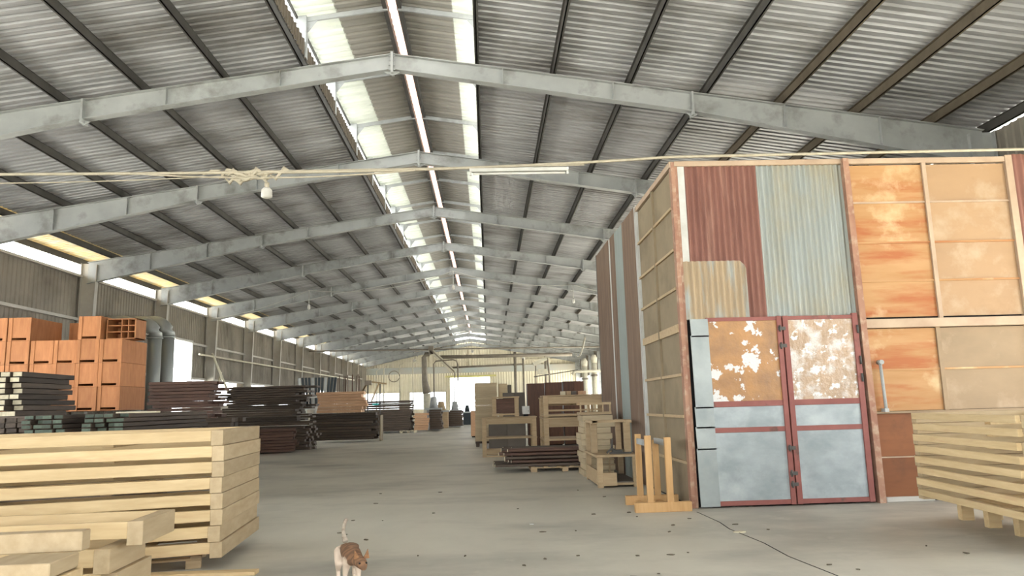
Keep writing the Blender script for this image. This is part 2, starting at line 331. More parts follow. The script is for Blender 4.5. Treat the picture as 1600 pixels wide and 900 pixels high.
# raised ridge ventilator
vt = thing('ridge_ventilator', 'raised ridge ventilator with bright translucent edges running down the middle of the roof', 'roof ventilator', (XR, 40, 9))
MR = 10.0
def mz(x): return MR-.15*abs(x-XR)
def vsheet(x0, x1, m, name):
    d = Vector((x1-x0, 0, mz(x1)-mz(x0)))
    MB().corr((x0-XR, Y0-40, mz(x0)-9), (0, 1, 0), d, Y1-Y0, d.length, .26, .055, (0, 0, 1)).build(name, m, vt)
vsheet(-3.9, -3.02, 'clear', 'translucent_sheet'); vsheet(-3.04, XR-.10, 'roof_dim', 'metal_sheet')
vsheet(XR+.10, -.58, 'roof_dim', 'metal_sheet'); vsheet(-.6, .25, 'clear', 'translucent_sheet')
B(-.13, .13, Y0-40, Y1-40, MR-9+.05, MR-9+.06).build('ridge_strip', 'pink', vt)
for s in (-1, 1): B(s*.15-.045, s*.15+.045, Y0-40, Y1-40, MR-9-.16, MR-9).build('ridge_purlin', 'purlin', vt)
for s in (-1, 1): B(s*2.0-.02, s*2.0+.02, Y0-40, Y1-40, mz(XR+2)-9-.07, mz(XR+2)-9).build('edge_purlin', 'purlin', vt)
k = 0
brk = None
for j in range(-5, 24):
    y = 14.6+3*j+.0
    if y > Y1-.5: break
    if brk is None:
        mb = MB()
        for s in (-1, 1):
            mb.beam((s*.1, 0, MR-9-.13), (s*2.02, 0, MR-9-.42), .05, .1)
            mb.poly([(s*1.78, -.08, -.25), (s*1.88, -.08, -.25), (s*1.96, -.08, .66), (s*1.78, -.08, .68)], (0, .16, 0))
            mb.poly([(s*1.55, -.006, .62), (s*1.9, -.006, .55), (s*1.86, -.006, .2)], (0, .012, 0))
        brk = mb.build('bracket', 'steel', vt, (0, y-40, 0))
    else:
        b = brk.copy(); COL.objects.link(b); b.location = (0, y-40, 0)

# ------------------------------------------------------------ the shed on the right
SX, SY = 2.85, 10.63
sh = thing('storage_shed', 'tall patchwork shed of rusty sheets and orange boards on the right', 'shed', (SX, SY, 0))
def P(name, m, x0, x1, y0, y1, z0, z1, bevel=0): return B(x0-SX, x1-SX, y0-SY, y1-SY, z0, z1).build(name, m, sh, bevel=bevel)
def PC(name, m, x0, x1, z0, z1, y, pitch, amp, shape='sine', topf=None):
    return MB().corr((x0-SX, y-SY, z0), (1, 0, 0), (0, 0, 1), x1-x0, z1-z0, pitch, amp, (0, -1, 0), shape=shape, topf=topf).build(name, m, sh)
p = P('corner_post', 'rustpost', SX, SX+.07, SY, SY+.1, 0, 5.03, .004)
P('white_strip', 'white', SX+.07, SX+.17, SY+.0, SY+.01, 3.3, 5.0)
PC('corrugated_sheet', 'rustred', SX+.15, 4.12, 2.66, 5.0, SY+.04, .088, .036)['label'] = 'rust red corrugated sheet'
PC('corrugated_sheet', 'galv', 4.09, 5.46, 2.66, 5.0, SY+.045, .082, .032)['label'] = 'galvanised grey corrugated sheet'
# cream patch with a rounded top right corner, overlapping the red sheet
def patch_top(x):
    r = .12; w_ = .92
    return .86 if x < w_-r else .86-r+math.sqrt(max(0, r*r-(x-(w_-r))**2))
PC('patch_sheet', 'patch', SX+.065, SX+1.0, 2.66, 3.52, SY+.0, .088, .032, topf=patch_top)['label'] = 'cream stained corrugated patch'
P('top_rail', 'creampost', SX+.02, 8.05, SY-.02, SY+.06, 4.98, 5.06, .004)
MB().beam((5.47-SX+.05, -.02, 0), (5.42-SX+.05, -.02, 5.05), .09, .11, (0, 1, 0)).build('middle_post', 'rustpost', sh)
P('right_post', 'creampost', 7.97, 8.08, SY-.03, SY+.07, 0, 5.08, .004)
zs = [2.62, 3.17, 3.75, 4.37, 4.97]
for j in range(4):
    for x0, x1, m_, n_ in ((5.56, 6.68, 'orangeboard', 'orange rust streaked board'), (6.72, 7.97, 'tanboard', 'tan blotched board')):
        P('wall_board', m_, x0, x1, SY+.02, SY+.035, zs[j]+.012, zs[j+1]-.012)['label'] = n_
for z in zs[1:4]: P('rail', 'creampost' if z > 4 else 'orangeboard', 5.56, 7.97, SY, SY+.03, z-.014, z+.014)
P('divider', 'creampost', 6.67, 6.73, SY-.015, SY+.02, 2.6, 5.0)
P('wide_rail', 'creampost', 5.53, 10.6, SY-.06, SY+.04, 2.47, 2.60, .005)
for j, (z0, z1) in enumerate(((1.87, 2.46), (1.27, 1.85))):
    P('wall_board', 'orangeboard', 5.56, 6.60, SY+.02, SY+.035, z0, z1)
    P('wall_board', 'dullboard', 6.66, 10.6, SY+.02, SY+.035, z0, z1)['label'] = 'dull brown board'
P('rail', 'orangeboard', 5.56, 10.6, SY+.005, SY+.03, 1.846, 1.874)
P('divider', 'dullboard', 6.60, 6.66, SY-.01, SY+.02, 1.26, 2.47)
P('rail', 'dullboard', 5.50, 10.6, SY-.01, SY+.03, 1.235, 1.265)
for z0, z1 in ((.07, .61), (.63, 1.23)):
    P('wall_board', 'brownply', 5.5, 6.95, SY+.03, SY+.045, z0, z1)['label'] = 'dark brown plywood board'
    P('wall_board', 'brownply', 6.97, 10.6, SY+.03, SY+.045, z0, z1)['label'] = 'dark brown plywood board'
P('rail', 'creampost', 5.5, 7.5, SY+.01, SY+.03, .61, .628)
P('base_block', 'concrete', 5.6, 6.3, SY-.02, SY+.05, 0, .07, .008)
PC('corrugated_sheet', 'rustred', 8.08, 10.6, 2.6, 5.1, SY+.03, .11, .028)['label'] = 'rust red corrugated sheet'
# grey lever pipe fixed left on the boards
h = MB(); h.tube([(5.70-SX, -.07, 1.30), (5.68-SX, -.07, 1.96)], .022, 10); h.tube([(5.68-SX, -.02, 1.97), (5.68-SX, -.12, 1.97)], .035, 10)
h.box(5.67-SX, 5.73-SX, -.09, .02, 1.26, 1.31); h.build('lever_pipe', 'steel', sh)
# double door
P('gap_shade', 'black', SX+.10, 5.4, SY+.09, SY+.10, 0, 2.66)  # black sheet painting the shade of the interior behind the door
for x0, x1 in ((3.18, 4.29), (4.31, 5.42)):
    left = x0 < 4
    d = thing('x', 'x', 'x'); 
    bpy.data.objects.remove(d)
    fr = MB(); a, b = x0-SX, x1-SX
    ys = -.06; ye = -.01
    if left: fr.box(b-.07, b, ys, ye, .02, 2.68)
    else: fr.box(a, a+.075, ys, ye, .02, 2.68); fr.box(b-.08, b, ys, ye, .02, 2.70)
    for z0, z1 in ((.025, .09), (1.03, 1.10), (1.39, 1.47), (2.62, 2.675)): fr.box(a+.001, b-.001, ys+.012, ye-.005, z0, z1)
    fr = fr.build('door_leaf', 'doorred', sh, bevel=.003); fr['label'] = 'red oxide framed door leaf'
    for z0, z1, m_, l_ in ((.05, 1.05, 'zinc', 'brushed zinc panel'), (1.08, 1.42, 'zinc', 'brushed zinc panel'), (1.45, 2.65, 'peel' if left else 'peel2', 'peeling foil covered panel')):
        q = B(a+.01, b-.03, -.035, -.025, z0, z1).build('door_panel', m_, fr); q['label'] = l_
    if left:
        for z in (.25, .4, .75, 2.2, 2.45): MB().tube([(b-.035, -.07, z), (b-.035, -.07, z+.09)], .014, 8).box(b-.06, b+.05, -.066, -.06, z+.02, z+.07).build('hinge', 'purlin', fr)
    else:
        for z in (1.7, 1.95, 2.4): MB().tube([(b-.02, -.07, z), (b-.02, -.07, z+.12)], .016, 8).build('hinge', 'purlin', fr)
st = MB()
for z0, z1, dx in ((.02, .82, -.03), (.80, 1.12, -.026), (1.10, 1.40, -.022), (1.38, 2.42, -.015), (2.40, 2.66, -.01)):
    st.poly([(2.97-SX+dx, -.05, z0), (3.215-SX, -.05, z0), (3.21-SX, -.05, z1), (2.96-SX+dx, -.05, z1)], (0, .01, 0))
st.build('zinc_strip', 'zinclight', sh)
# left face of the shed
def SL(name, m, y0, y1, z0, z1, d=0.0, t=.02): return B(d-t, d, y0-SY, y1-SY, z0, z1).build(name, m, sh)
B(0, .02, .05, 7.74, 0, 5.0).build('side_gap_shade', 'black', sh)  # black sheet putting shade into the joints between side boards
P('side_post', 'rustpost', SX-.03, SX+.03, SY-.01, SY+.12, 0, 5.05, .004)
rows = [0.02, .62, 1.27, 1.87, 2.55, 3.14, 3.72, 4.36, 4.96]
for j in range(8):
    for y0, y1 in ((SY+.12, 11.9), (11.96, 13.2)): SL('side_board', 'sideboard', y0, y1, rows[j]+.01, rows[j+1]-.01, -.0, .012)
for z in rows[1:8]:
    wdt = .06 if abs(z-2.55) < .01 else .02
    SL('side_rail', 'frame', SY+.1, 13.25, z-wdt, z+wdt, -.005, .04)
SL('side_divider', 'sideboard', 11.90, 11.97, 0, 5.0, -.005, .045)
SL('side_top_rail', 'creampost', SY, 13.3, 4.97, 5.06, .01, .06)
for y in (13.22, 13.34): SL('white_post', 'white', y, y+.05, 0, 5.1, .0, .05)
def SC(m, y0, y1, z1, l, pitch=.12, amp=.02):
    o = MB().corr((-.012, y1-SY, 0), (0, -1, 0), (0, 0, 1), y1-y0, z1, pitch, amp, (-1, 0, 0), shape='sine').build('side_sheet', m, sh); o['label'] = l
SC('sidebrown', 13.4, 14.8, 5.13, 'dark brown corrugated sheet')
SC('bluegrey', 14.8, 15.75, 5.14, 'blue grey sheet', .3, .01)
SC('sidebrown', 15.75, 16.3, 5.16, 'dark brown corrugated sheet'); SC('white', 16.3, 16.5, 5.16, 'thin pale strip', .1, .01); SC('sidebrown', 16.5, 18.37, 5.18, 'dark brown corrugated sheet')
B(-.03, .06, 7.74, 7.82, 0, 5.2).build('back_post', 'purlin', sh)
B(0, 7.8, 7.72, 7.8, 0, 4.9).build('back_wall', 'sidebrown', sh); B(7.74, 7.8, .1, 7.72, 0, 4.86).build('light_block_wall', 'sidebrown', sh)  # side wall at the right is unseen, added to shut out daylight
B(2.6, 7.74, .075, .095, 0, 4.95).build('front_light_block', 'black', sh)  # black sheet added to stop daylight showing between the front boards
B(.02, 7.8, .1, 7.75, 4.86, 4.9).build('light_block_roof', 'roof_dim', sh)  # unseen cover added against light leaking into the shed

# ------------------------------------------------------------ stacks of pine frames
def pine_frame(L, W, H, n_in=3, skew=0.0, rf=.72, block=.11, mats=('pine', 'pineend')):
    """frame lying flat: origin at its front right corner; runs to -x by L and +y by W"""
    rail = H*rf
    t = bpy.data.objects.new('pine_frame', None); COL.objects.link(t)
    z0 = H-rail
    SK = Matrix(((1, skew, 0, 0), (0, 1, 0, 0), (0, 0, 1, 0), (0, 0, 0, 1)))
    for y0, y1 in ((0, .045), (W-.045, W)):
        MB().box(-L+block, -block, y0, y1, z0, H-.004, SK).build('long_rail', mats[0], t, bevel=.003)
    for x0, x1 in ((-block, 0), (-L, -L+block)):
        MB().box(x0, x1, -.004, W+.004, 0.002, H-.002, SK).build('end_block', mats[1], t, bevel=.003)
    for i in range(n_in):
        x = -L*(i+1)/(n_in+1)
        MB().box(x-.05, x+.05, W*.2, W*.8, 0.004, H*.28, SK).build('cross_slat', mats[0], t, bevel=.003)
    for i in range(2 if W > 0 else 0):
        y = W*(i+1)/3
        MB().box(-L+block, -block, y-.03, y+.03, H*.29, H*.5, SK).build('inner_rail', mats[0], t, bevel=.003)
    return t
def frame_stack(loc, rz, L, W, H, n, name_lab, group, skew=0, rf=.72, jit=.012, mirror=False, offs=None, seed=0, n_in=3):
    rd = random.Random(seed); proto = None
    for i in range(n):
        lb = name_lab(i)
        ca, sa = math.cos(rz), math.sin(rz)
        ox, oy = (offs[i] if offs else (rd.uniform(-jit, jit), rd.uniform(-jit, jit)))
        p_ = (loc[0]+ca*ox-sa*oy, loc[1]+sa*ox+ca*oy, loc[2]+i*H)
        if proto is None:
            proto = pine_frame(L, W, H, n_in, skew, rf); tag(proto, lb, 'wooden frame', group)
            proto.location = p_; proto.rotation_euler = (0, 0, rz)
        else: dup(proto, p_, rz+rd.uniform(-.004, .004), lb, group)
    return proto
cnt = lambda i, n: ('bottom one' if i == 0 else 'topmost one' if i == n-1 else '%s from the bottom' % ORD[i])
# large stack at left
frame_stack((-2.60, 7.5, .125), math.radians(16), 3.4, 1.65, .1515, 8, lambda i: 'pale pine frame in the large left stack, %s' % cnt(i, 8), 'pine frames in the large left stack', .19, n_in=2, seed=2)
# nearer stack at the lower left corner
frame_stack((-2.60, 5.55, .06), math.radians(3), 2.4, .62, .172, 4, lambda i: 'thick pine frame in the nearest lower left stack, %s' % cnt(i, 4), 'pine frames in the nearest left stack',
            offs=[(-.03, -.02), (-.05, .03), (-.08, -.03), (.10, .06)], n_in=1)
# stack at right; long side faces the camera's left
frame_stack((5.02, 8.78, .295), math.radians(85.5), 2.17, -1.3, .124, 8, lambda i: 'pale pine frame in the stack at the right edge, %s' % cnt(i, 8), 'pine frames in the right stack', 0, .6, seed=5, n_in=1)

def pallet(loc, rz, L, W, label, group=None, H=.13, m='frame', nb=3, nd=6):
    """runs +x by L, +y by W"""
    t = thing('wooden_pallet', label, 'pallet', loc, rz, group)
    for i in range(nb):
        y = (W-.1)*i/(nb-1)
        for j in range(3): B((L-.14)*j/2, (L-.14)*j/2+.14, y, y+.1, .0, H-.04).build('block', m, t, bevel=.003)
        B(0, L, y, y+.1, H-.04, H-.021).build('stringer', m, t)
    for i in range(nd):
        x = (L-.1)*i/(nd-1); B(x, x+.1, 0, W, H-.02, H).build('deck_board', m, t)
    return t
pallet((5.42, 6.75, 0), math.radians(-5), .8, 2.3, 'pale pallet under the pine frames at the right edge', m='pine', H=.29, nb=5)
pallet((-5.45, 6.95, 0), math.radians(16), 2.7, 1.3, 'pale pallet under the large left stack of pine frames', m='frame', H=.12)
tag(B(-1.7, 0, 0, .14, 0, .035).build('loose_board', 'pine', None, (-2.2, 7.27, .0), (0, 0, .0), .004), 'thin pale board on the floor at the foot of the large left stack', 'board')
pallet((-4.5, 5.5, 0), math.radians(3), 1.8, .5, 'low pallet under the nearest stack of pine frames', H=.055, nb=2)
# offcut beams at the very corner
def plank(name, m, label, loc, size, rot=(0, 0, 0), group=None, cat='plank', bevel=.006):
    return tag(B(0, size[0], 0, size[1], 0, size[2]).build(name, m, None, loc, rot, bevel), label, cat, group)
# timber beams leaning across the corner stack
q = thing('trestle', 'rough pine trestle in the lower left corner before the stacks', 'trestle', (-3.42, 4.76, 0), .08)
B(0, .9, .0, .12, .68, .80).build('beam', 'pineend', q, bevel=.006)
B(0, .09, .0, .12, 0, .68).build('leg', 'pine', q, bevel=.006); B(.72, .81, .0, .12, 0, .68).build('leg', 'pine', q, bevel=.006)
B(.0, .9, .0, .1, .2, .3).build('stretcher', 'pine', q, bevel=.006)
plank('pine_beam', 'pineend', 'thick square pine beam end at the bottom left corner', (-2.85, 4.35, .615), (.40, .34, .085), (0, 0, .06), cat='beam')
plank('pine_beam', 'pine', 'long pine beam below the square beam end at the bottom left corner', (-2.95, 4.3, .52), (.52, .4, .09), (0, 0, .03), cat='beam')
plank('pine_beam', 'pineend', 'lowest thick pine beam at the bottom left corner', (-2.95, 4.32, .0), (.52, .38, .515), (0, 0, .03), cat='beam')

# ------------------------------------------------------------ honey coloured wooden stand by the shed
q = thing('wooden_stand', 'honey coloured stand with four uprights beside the shed corner', 'stand', (1.98, 10.38, 0))
B(0, .78, 0, .09, 0, .13).build('base_beam', 'pinewarm', q, bevel=.004)
B(.02, .80, .80, .89, 0, .13).build('base_beam', 'pinewarm', q, bevel=.004)
for x, y, z in ((.20, .82, 1.02), (.18, .03, 1.03), (.46, .82, .93), (.455, .03, 1.0)):
    MB().box(x, x+.09, y, y+.055, .05, z).build('upright', 'pinewarm', q, bevel=.004)
for x in (.15, .45): B(x, x+.09, .09, .8, .0, .06).build('cross_beam', 'pinewarm', q, bevel=.004)
for x in (.22, .48): B(x, x+.035, .08, .83, .88, .96).build('top_tie', 'steel', q)

# ------------------------------------------------------------ work table with open cabinet below
q = thing('work_table', 'rough timber table with open cabinet base and upper frame beside the brown shed wall', 'table', (1.93, 13.5, 0))
def T(n, x0, x1, y0, y1, z0, z1, m='frame', par=None): return B(x0, x1, y0, y1, z0, z1).build(n, m, par or q, bevel=.003)
T('table_top', -.02, .76, -.02, 1.6, .53, .57)
for x, y in ((0, 0), (.64, 0), (0, 1.5), (.64, 1.5)): T('leg', x, x+.10, y, y+.09, 0, .53)
T('bottom_rail', .10, .64, 0, .05, .04, .08); T('bottom_rail', 0, .04, .09, 1.5, .04, .08)
T('drawer_front', .09, .34, -.01, .02, .03, .26, 'frame'); T('side_panel', -.005, .02, .09, 1.5, .05, .30)
T('bottom_shelf', .04, .72, .02, 1.5, .08, .10, 'greycab')
for z in (.32, .42): T('rack_rail', .1, .45, .8, .83, z, z+.02)
T('rack_rail', .33, .36, .8, .83, .1, .5)
for x, y in ((.0, .7), (.55, .25)): T('upper_post', x, x+.12, y, y+.08, .57, 1.13)
T('upper_rail', -.02, .72, .45, .53, 1.13, 1.18)
T('upper_rail', -.0, .1, .45, 1.5, 1.12, 1.17); T('upper_rail', .6, .7, .25, 1.5, 1.12, 1.17)
T('upper_post', .0, .10, 1.42, 1.5, .57, 1.12); T('upper_post', .60, .7, 1.42, 1.5, .57, 1.12)
# metal tool on the table
q2 = MB(); q2.tube([(.0, 0, .02), (.1, .05, .10), (.2, .0, .03)], .018, 6).tube([(.1, .05, .1), (.12, .04, .28)], [.02, .012], 6).box(.05, .45, -.02, .05, 0, .03).box(.1, .28, -.06, .1, .03, .07)
tag(q2.build('hand_tool', 'purlin', None, (2.15, 13.75, .57)), 'dark metal tool lying on the work table by the shed', 'tool')
# pile of pale slats behind the table
for i in range(10):
    plank('pale_board', 'paleboard', 'pale board in the pile behind the work table, %s' % cnt(i, 10), (1.95+random.uniform(-.04, .04), 15.6, .0+i*.125), (.62+random.uniform(-.05, .05), .9, .12), group='pale boards behind the work table', bevel=.004)
q = thing('slatted_crate', 'small slatted wooden crate on top of the pale board pile behind the table', 'crate', (1.92, 15.65, 1.26))
B(0, .66, 0, .6, 0, .05).build('base', 'frame', q); B(0, .66, 0, .03, .2, .25).build('rail', 'frame', q); B(0, .66, .57, .6, .2, .25).build('rail', 'frame', q)
for x in (0, .15, .31, .47, .62): B(x, x+.03, 0, .03, .05, .2).build('slat', 'frame', q)

# ------------------------------------------------------------ timber racks
def rack(name, label, loc, W, D, Hh, shelves, aprons, leg=.13, rz=0, group=None):
    t = thing(name, label, 'rack', loc, rz, group)
    for x in (0, W-leg):
        for y in (0, D-.08): B(x, x+leg, y, y+.08, 0, Hh-.001).build('leg', 'frame', t, bevel=.004)
    for z in shelves: B(-.01, W+.01, -.01, D+.01, z, z+.05).build('shelf', 'frame', t, bevel=.003)
    for z0, z1 in aprons:
        B(leg, W-leg, .01, .04, z0, z1).build('apron', 'frame', t); B(leg, W-leg, D-.04, D-.01, z0, z1).build('apron', 'frame', t)
    B(-.02, W+.02, -.02, D+.02, Hh, Hh+.035).build('top', 'frame', t, bevel=.003)
    return t
rack('timber_rack', 'low timber rack standing in the aisle before the pale panel stack', (-.2, 22.3, 0), 1.62, .9, 1.12, (.52,), ((.95, 1.11), (.0, .04), (.1, .2)))
q = rack('timber_stool', 'small open timber box frame on top of the low rack', (.12, 22.5, 1.16), .8, .5, .56, (.04,), (), .12)
B(.12, .68, .42, .46, .1, .54).build('back_panel', 'darkred', q)
rack('timber_rack', 'lower wide timber rack beside the far end of the shed', (1.5, 20.3, 0), 1.75, 1.0, 1.1, (.52,), ((.88, 1.09), (.1, .16)))
rack('timber_rack', 'upper wide timber rack stacked on another beside the shed end', (1.5, 20.3, 1.14), 1.75, 1.0, .56, (.03,), ((.36, .55), (.16, .2)))
rack('timber_rack', 'narrow rack behind the stacked wide racks by the shed', (1.52, 21.45, 0), 1.5, .8, 1.66, (.5, 1.1), ((1.45, 1.64),), .07)
for i, (x, c) in enumerate(((2.0, 'lightwood'), (2.16, 'frame'), (2.32, 'greycab'), (2.6, 'orangewood'))):
    plank('scrap_block', c, ('light', 'tan', 'dark grey', 'orange')[i]+' scrap block on the upper rack by the shed', (x, 20.45, 1.735), (.13, .2, .10), (0, 0, .2*i), cat='wood block')
# dark timber bundle on pallet
pallet((.93, 17.0, 0), 0, 1.55, 1.1, 'flat pallet under the dark round timber bundle near the shed', m='frame', H=.12)
rd = random.Random(4)
for i in range(5):
    for j in range(5):
        x0 = .12+rd.uniform(-.1, .35)+.06*i; L = 2.62-x0
        y = 17.02+j*.25; z = .125+i*.082
        b = B(0, L, 0, .2, 0, .06).build('timber_plank', 'dark' if rd.random() < .6 else 'darkred', None, (x0, y, z), (0, 0, rd.uniform(-.008, .008)), .012)
        tag(b, 'dark rough plank in the low bundle on the pallet, %s layer, %s row' % (('bottom', 'second', 'middle', 'fourth', 'top')[i], ('front', 'second', 'middle', 'fourth', 'back')[j]), 'plank', 'dark planks in the low bundle')
        B(-.012, 0.0, .01, .19, .005, .055).build('pale_end', 'lightwood', b)

# ------------------------------------------------------------ cabinets and panel stacks behind
q = thing('panel_stack_base', 'dark base platform under the tall stack of pale panels', 'platform', (-.5, 28, 0))
B(0, .95, 0, 1.2, .12, .2).build('deck', 'dark', q); 
for x in (.02, .8): B(x, x+.12, 0, 1.2, 0, .12).build('runner', 'dark', q)
for i in range(31):
    plank('particle_board', 'paleboard', 'pale panel in the tall stack behind the low rack, %s from the %s' % ((ORD[i], 'bottom') if i < 16 else (ORD[30-i], 'top')), (-.5+random.uniform(-.01, .01), 28+random.uniform(-.02, .02), .2+i*.0695), (.84, 1.2, .068), group='pale panels in the tall stack', cat='panel', bevel=.004)
def cabinet(label, loc, W, D, Hh, m='cabinet', doors=2, rz=0, group=None, open_top=False):
    t = thing('cabinet', label, 'cabinet', loc, rz, group)
    B(0, W, .02, D, .06, Hh).build('body', m, t, bevel=.004); B(.04, W-.04, .05, D, 0, .06).build('plinth', 'black', t)
    for i in range(doors):
        a = W/doors; dr = B(i*a+.01, (i+1)*a-.01, 0, .02, .08, Hh-.02).build('door', m, t, bevel=.003)
        B((i+1)*a-.05, (i+1)*a-.03, -.02, 0, Hh*.45, Hh*.55).build('handle', 'purlin', dr)
    return t
cabinet('dark brown tall cabinet left of the row behind the racks', (1.42, 26.9, 0), .62, .7, 2.25, doors=1)
cabinet('dark brown tall cabinet second in the row behind the racks', (2.08, 27.1, 0), .62, .7, 2.28, doors=1)
cabinet('wide dark brown cabinet right end of the row behind the racks', (2.75, 27.1, 0), .75, .7, 2.30, doors=2)
cabinet('dark grey cabinet between pale panels and brown cabinets', (.55, 27.4, 0), .8, .6, 1.95, 'greycab')
cabinet('pale tall cabinet just right of the pale panel stack', (.42, 29.6, 0), .36, .6, 2.35, 'paleboard', 1)
cabinet('narrow dark cabinet squeezed beside the pale tall cabinet', (.80, 29.6, 0), .14, .6, 2.3, 'greycab', 1)
cabinet('white box standing on the low rack before the cabinets', (1.02, 22.5, 1.16), .22, .3, .3, 'white', 1)
cabinet('small reddish cabinet left of the pale panel stack', (-.86, 36.5, 0), .42, .6, 1.28, 'orangewood', 1)
cabinet('low dark cupboard under the shelf behind the low rack', (.0, 24.6, 0), 1.2, .5, .95, 'greycab', 2)

# ------------------------------------------------------------ timber stacks
STUFF = MB()
def stack(loc, rz, L, T_, nl, nw, t, bw, m, label, group, ragged=.15, seed=0, indiv=True, gap=.012, endm=None, sp=None):
    """boards run along local +x (length L); nl layers, nw boards across local +y"""
    rd = random.Random(seed); M = Matrix.Translation(loc) @ Matrix.Rotation(rz, 4, 'Z'); proto = {}
    for i in range(nl):
        for j in range(nw):
            dx = rd.uniform(-ragged, ragged); z = i*t; y = j*bw + rd.uniform(-.004, .004); th = t-gap; l2 = L+rd.uniform(-ragged, ragged)*.8
            if not indiv:
                STUFF.box(dx, dx+l2, y, y+bw-.02, z, z+th, M); continue
            k = rd.randrange(3)
            lay = 'top layer' if i == nl-1 else '%s layer down' % (ORD+['seventeenth', 'eighteenth'])[nl-1-i]
            rw = ('front row', 'second row', 'third row', 'back row')[j if j < nw-1 else 3] if not endm else ('leftmost', 'second from right', 'second from left', 'rightmost')[(3, 1, 2, 0)[j] if nw == 4 else (3, 1, 0)[j]]
            lb = label+', '+lay+', '+rw
            if k not in proto:
                o = B(0, L*(1+.04*(k-1)), 0, bw-.02, 0, th).build('timber_board', m, None, None, None, .006)
                tag(o, lb, 'board', group); proto[k] = o
                if endm:
                    e = B(-.006, 0, .01, bw-.03, .008, th-.008).build('painted_end', endm, o); e['label'] = 'pale or painted board end'
            else:
                src = proto[k]; o = src.copy(); COL.objects.link(o); o['label'] = lb
                if endm:
                    e2 = [c for c in src.children][0].copy(); COL.objects.link(e2); e2.parent = o
            o.location = M @ Vector((dx, y, z)); jr = .03/L if endm else .006
            o.rotation_euler = (0, rd.uniform(-.003, .003), rz+rd.uniform(-jr, jr))
H90 = math.pi/2
# lower, largely hidden and distant layers go into one stuff object
stack((-8.35, 12.9, .02), 0, 2.3, 0, 9, 8, .125, .2, 'dark', '', '', indiv=False, seed=1)
stack((-9.8, 14.6, .02), 0, 2.6, 0, 12, 6, .125, .25, 'dark', '', '', indiv=False, seed=2)
stack((-12.3, 17.95, .02), 0, 4.2, 0, 11, 6, .14, .26, 'dark', '', '', ragged=.05, indiv=False, seed=3)
stack((-10.6, 24.2, .02), 0, 1.7, 0, 8, 4, .13, .3, 'dark', '', '', indiv=False, seed=4)
stack((-10.0, 29.3, .02), 0, 3.0, 0, 9, 5, .1, .3, 'dark', '', '', indiv=False, seed=5)
# front green-ended stacks (boards run away from the camera, so ends face it)
def endstack(x0, y0, z0, nw, nl, bw, t, L, m, label, group, endm, seed, ragged=.1):
    stack((x0+nw*bw, y0, z0), H90, L, 0, nl, nw, t, bw, m, label, group, ragged, seed, True, .01, endm)
endstack(-7.85, 12.9, 1.16, 4, 5, .18, .078, 1.5, 'dark', 'green ended board, left stack behind large frames', 'green ended boards, left stack', 'green', 11)
endstack(-6.86, 12.95, 1.16, 4, 5, .18, .078, 3.6, 'dark', 'green ended board, stack below orange crates', 'green ended boards, right stack', 'green', 12)
endstack(-8.9, 13.5, 1.16, 4, 4, .2, .09, .95, 'dark', 'dark board below the pale ended pile', 'dark boards at the left edge', None, 13, .04)
endstack(-9.35, 14.3, 1.54, 3, 8, .2, .105, 1.7, 'dark', 'pale ended board, ragged pile before crates', 'pale ended boards in the ragged pile', 'lightwood', 14, .16)
stack((-9.0, 22, .02), 0, 1.55, 0, 10, 3, .135, .3, 'dark', 'greenish board behind the large frame stack', 'greenish boards behind the frames', .08, 15)
plank('pale_lath', 'lightwood', 'pale lath lying on the green ended boards', (-6.5, 13.3, 1.535), (.75, .12, .03), (0, 0, -.12))
# reddish and dark stacks beyond the crates
stack((-10.8, 24.2, 1.07), 0, 2.0, 0, 14, 2, .105, .5, 'darkred', 'reddish board, stack right of orange crates', 'reddish boards right of the crates', .12, 21)
stack((-10.15, 29.1, .95), .0, 2.95, 0, 17, 2, .09, .6, 'dark', 'dark board, tall ragged stack by left wall', 'dark boards in the tall ragged stack', .35, 22)
stack((-8.5, 27.3, .05), .22, 1.45, 0, 8, 2, .105, .45, 'darkred', 'brown board, low stack beside large frames', 'brown boards in the low stack', .12, 23)
stack((-8.35, 35.2, .1), 0, 3.05, 0, 10, 2, .125, .5, 'dark', 'dark board, wide stack under orange timber', 'dark boards under the orange timber', .1, 24)
stack((-8.0, 35.3, 1.36), 0, 2.15, 0, 7, 2, .14, .45, 'orangewood', 'orange board on the wide dark stack', 'orange boards on the wide stack', .1, 25)
plank('particle_board', 'sideboard', 'dull brown upright panel against the right end of the wide dark stack', (-5.12, 35.5, .0), (.05, .8, 1.2), cat='panel')
# distant ones
stack((-7.1, 46.5, .1), 0, 2.3, 0, 12, 3, .135, .4, 'dark', '', '', indiv=False, seed=31, ragged=.1)
stack((-8.5, 47.8, .1), 0, 3.6, 0, 14, 3, .135, .4, 'dark', '', '', indiv=False, seed=32, ragged=.1)
stack((-3.75, 48, .1), 0, .75, 0, 9, 3, .14, .4, 'dark', '', '', indiv=False, seed=33, ragged=.06)
stack((-3.2, 55, .1), 0, 1.3, 0, 8, 3, .14, .4, 'dark', '', '', indiv=False, seed=34, ragged=.06)
tag(STUFF.build('stacked_timber', 'dark'), 'dark sawn timber in the lower and distant stacks of the hall', 'timber', None, 'stuff')
stack((-4.6, 46.5, .12), 0, .85, 0, 7, 1, .15, .5, 'orangewood', 'light orange board, small distant stack', 'orange boards in the distant stack', .05, 35)
plank('teal_strap', 'teal', 'teal plastic cover end on the distant dark stack', (-7.15, 46.45, 1.73), (.4, .2, .1), cat='cover')
plank('white_lath', 'white', 'white lath on the distant dark stack', (-6.7, 46.42, 1.74), (1.9, .15, .08))
pallet((-5.4, 45.8, 0), 0, 1.0, .6, 'pale pallet lying before the distant dark stack', m='lightwood', H=.14)

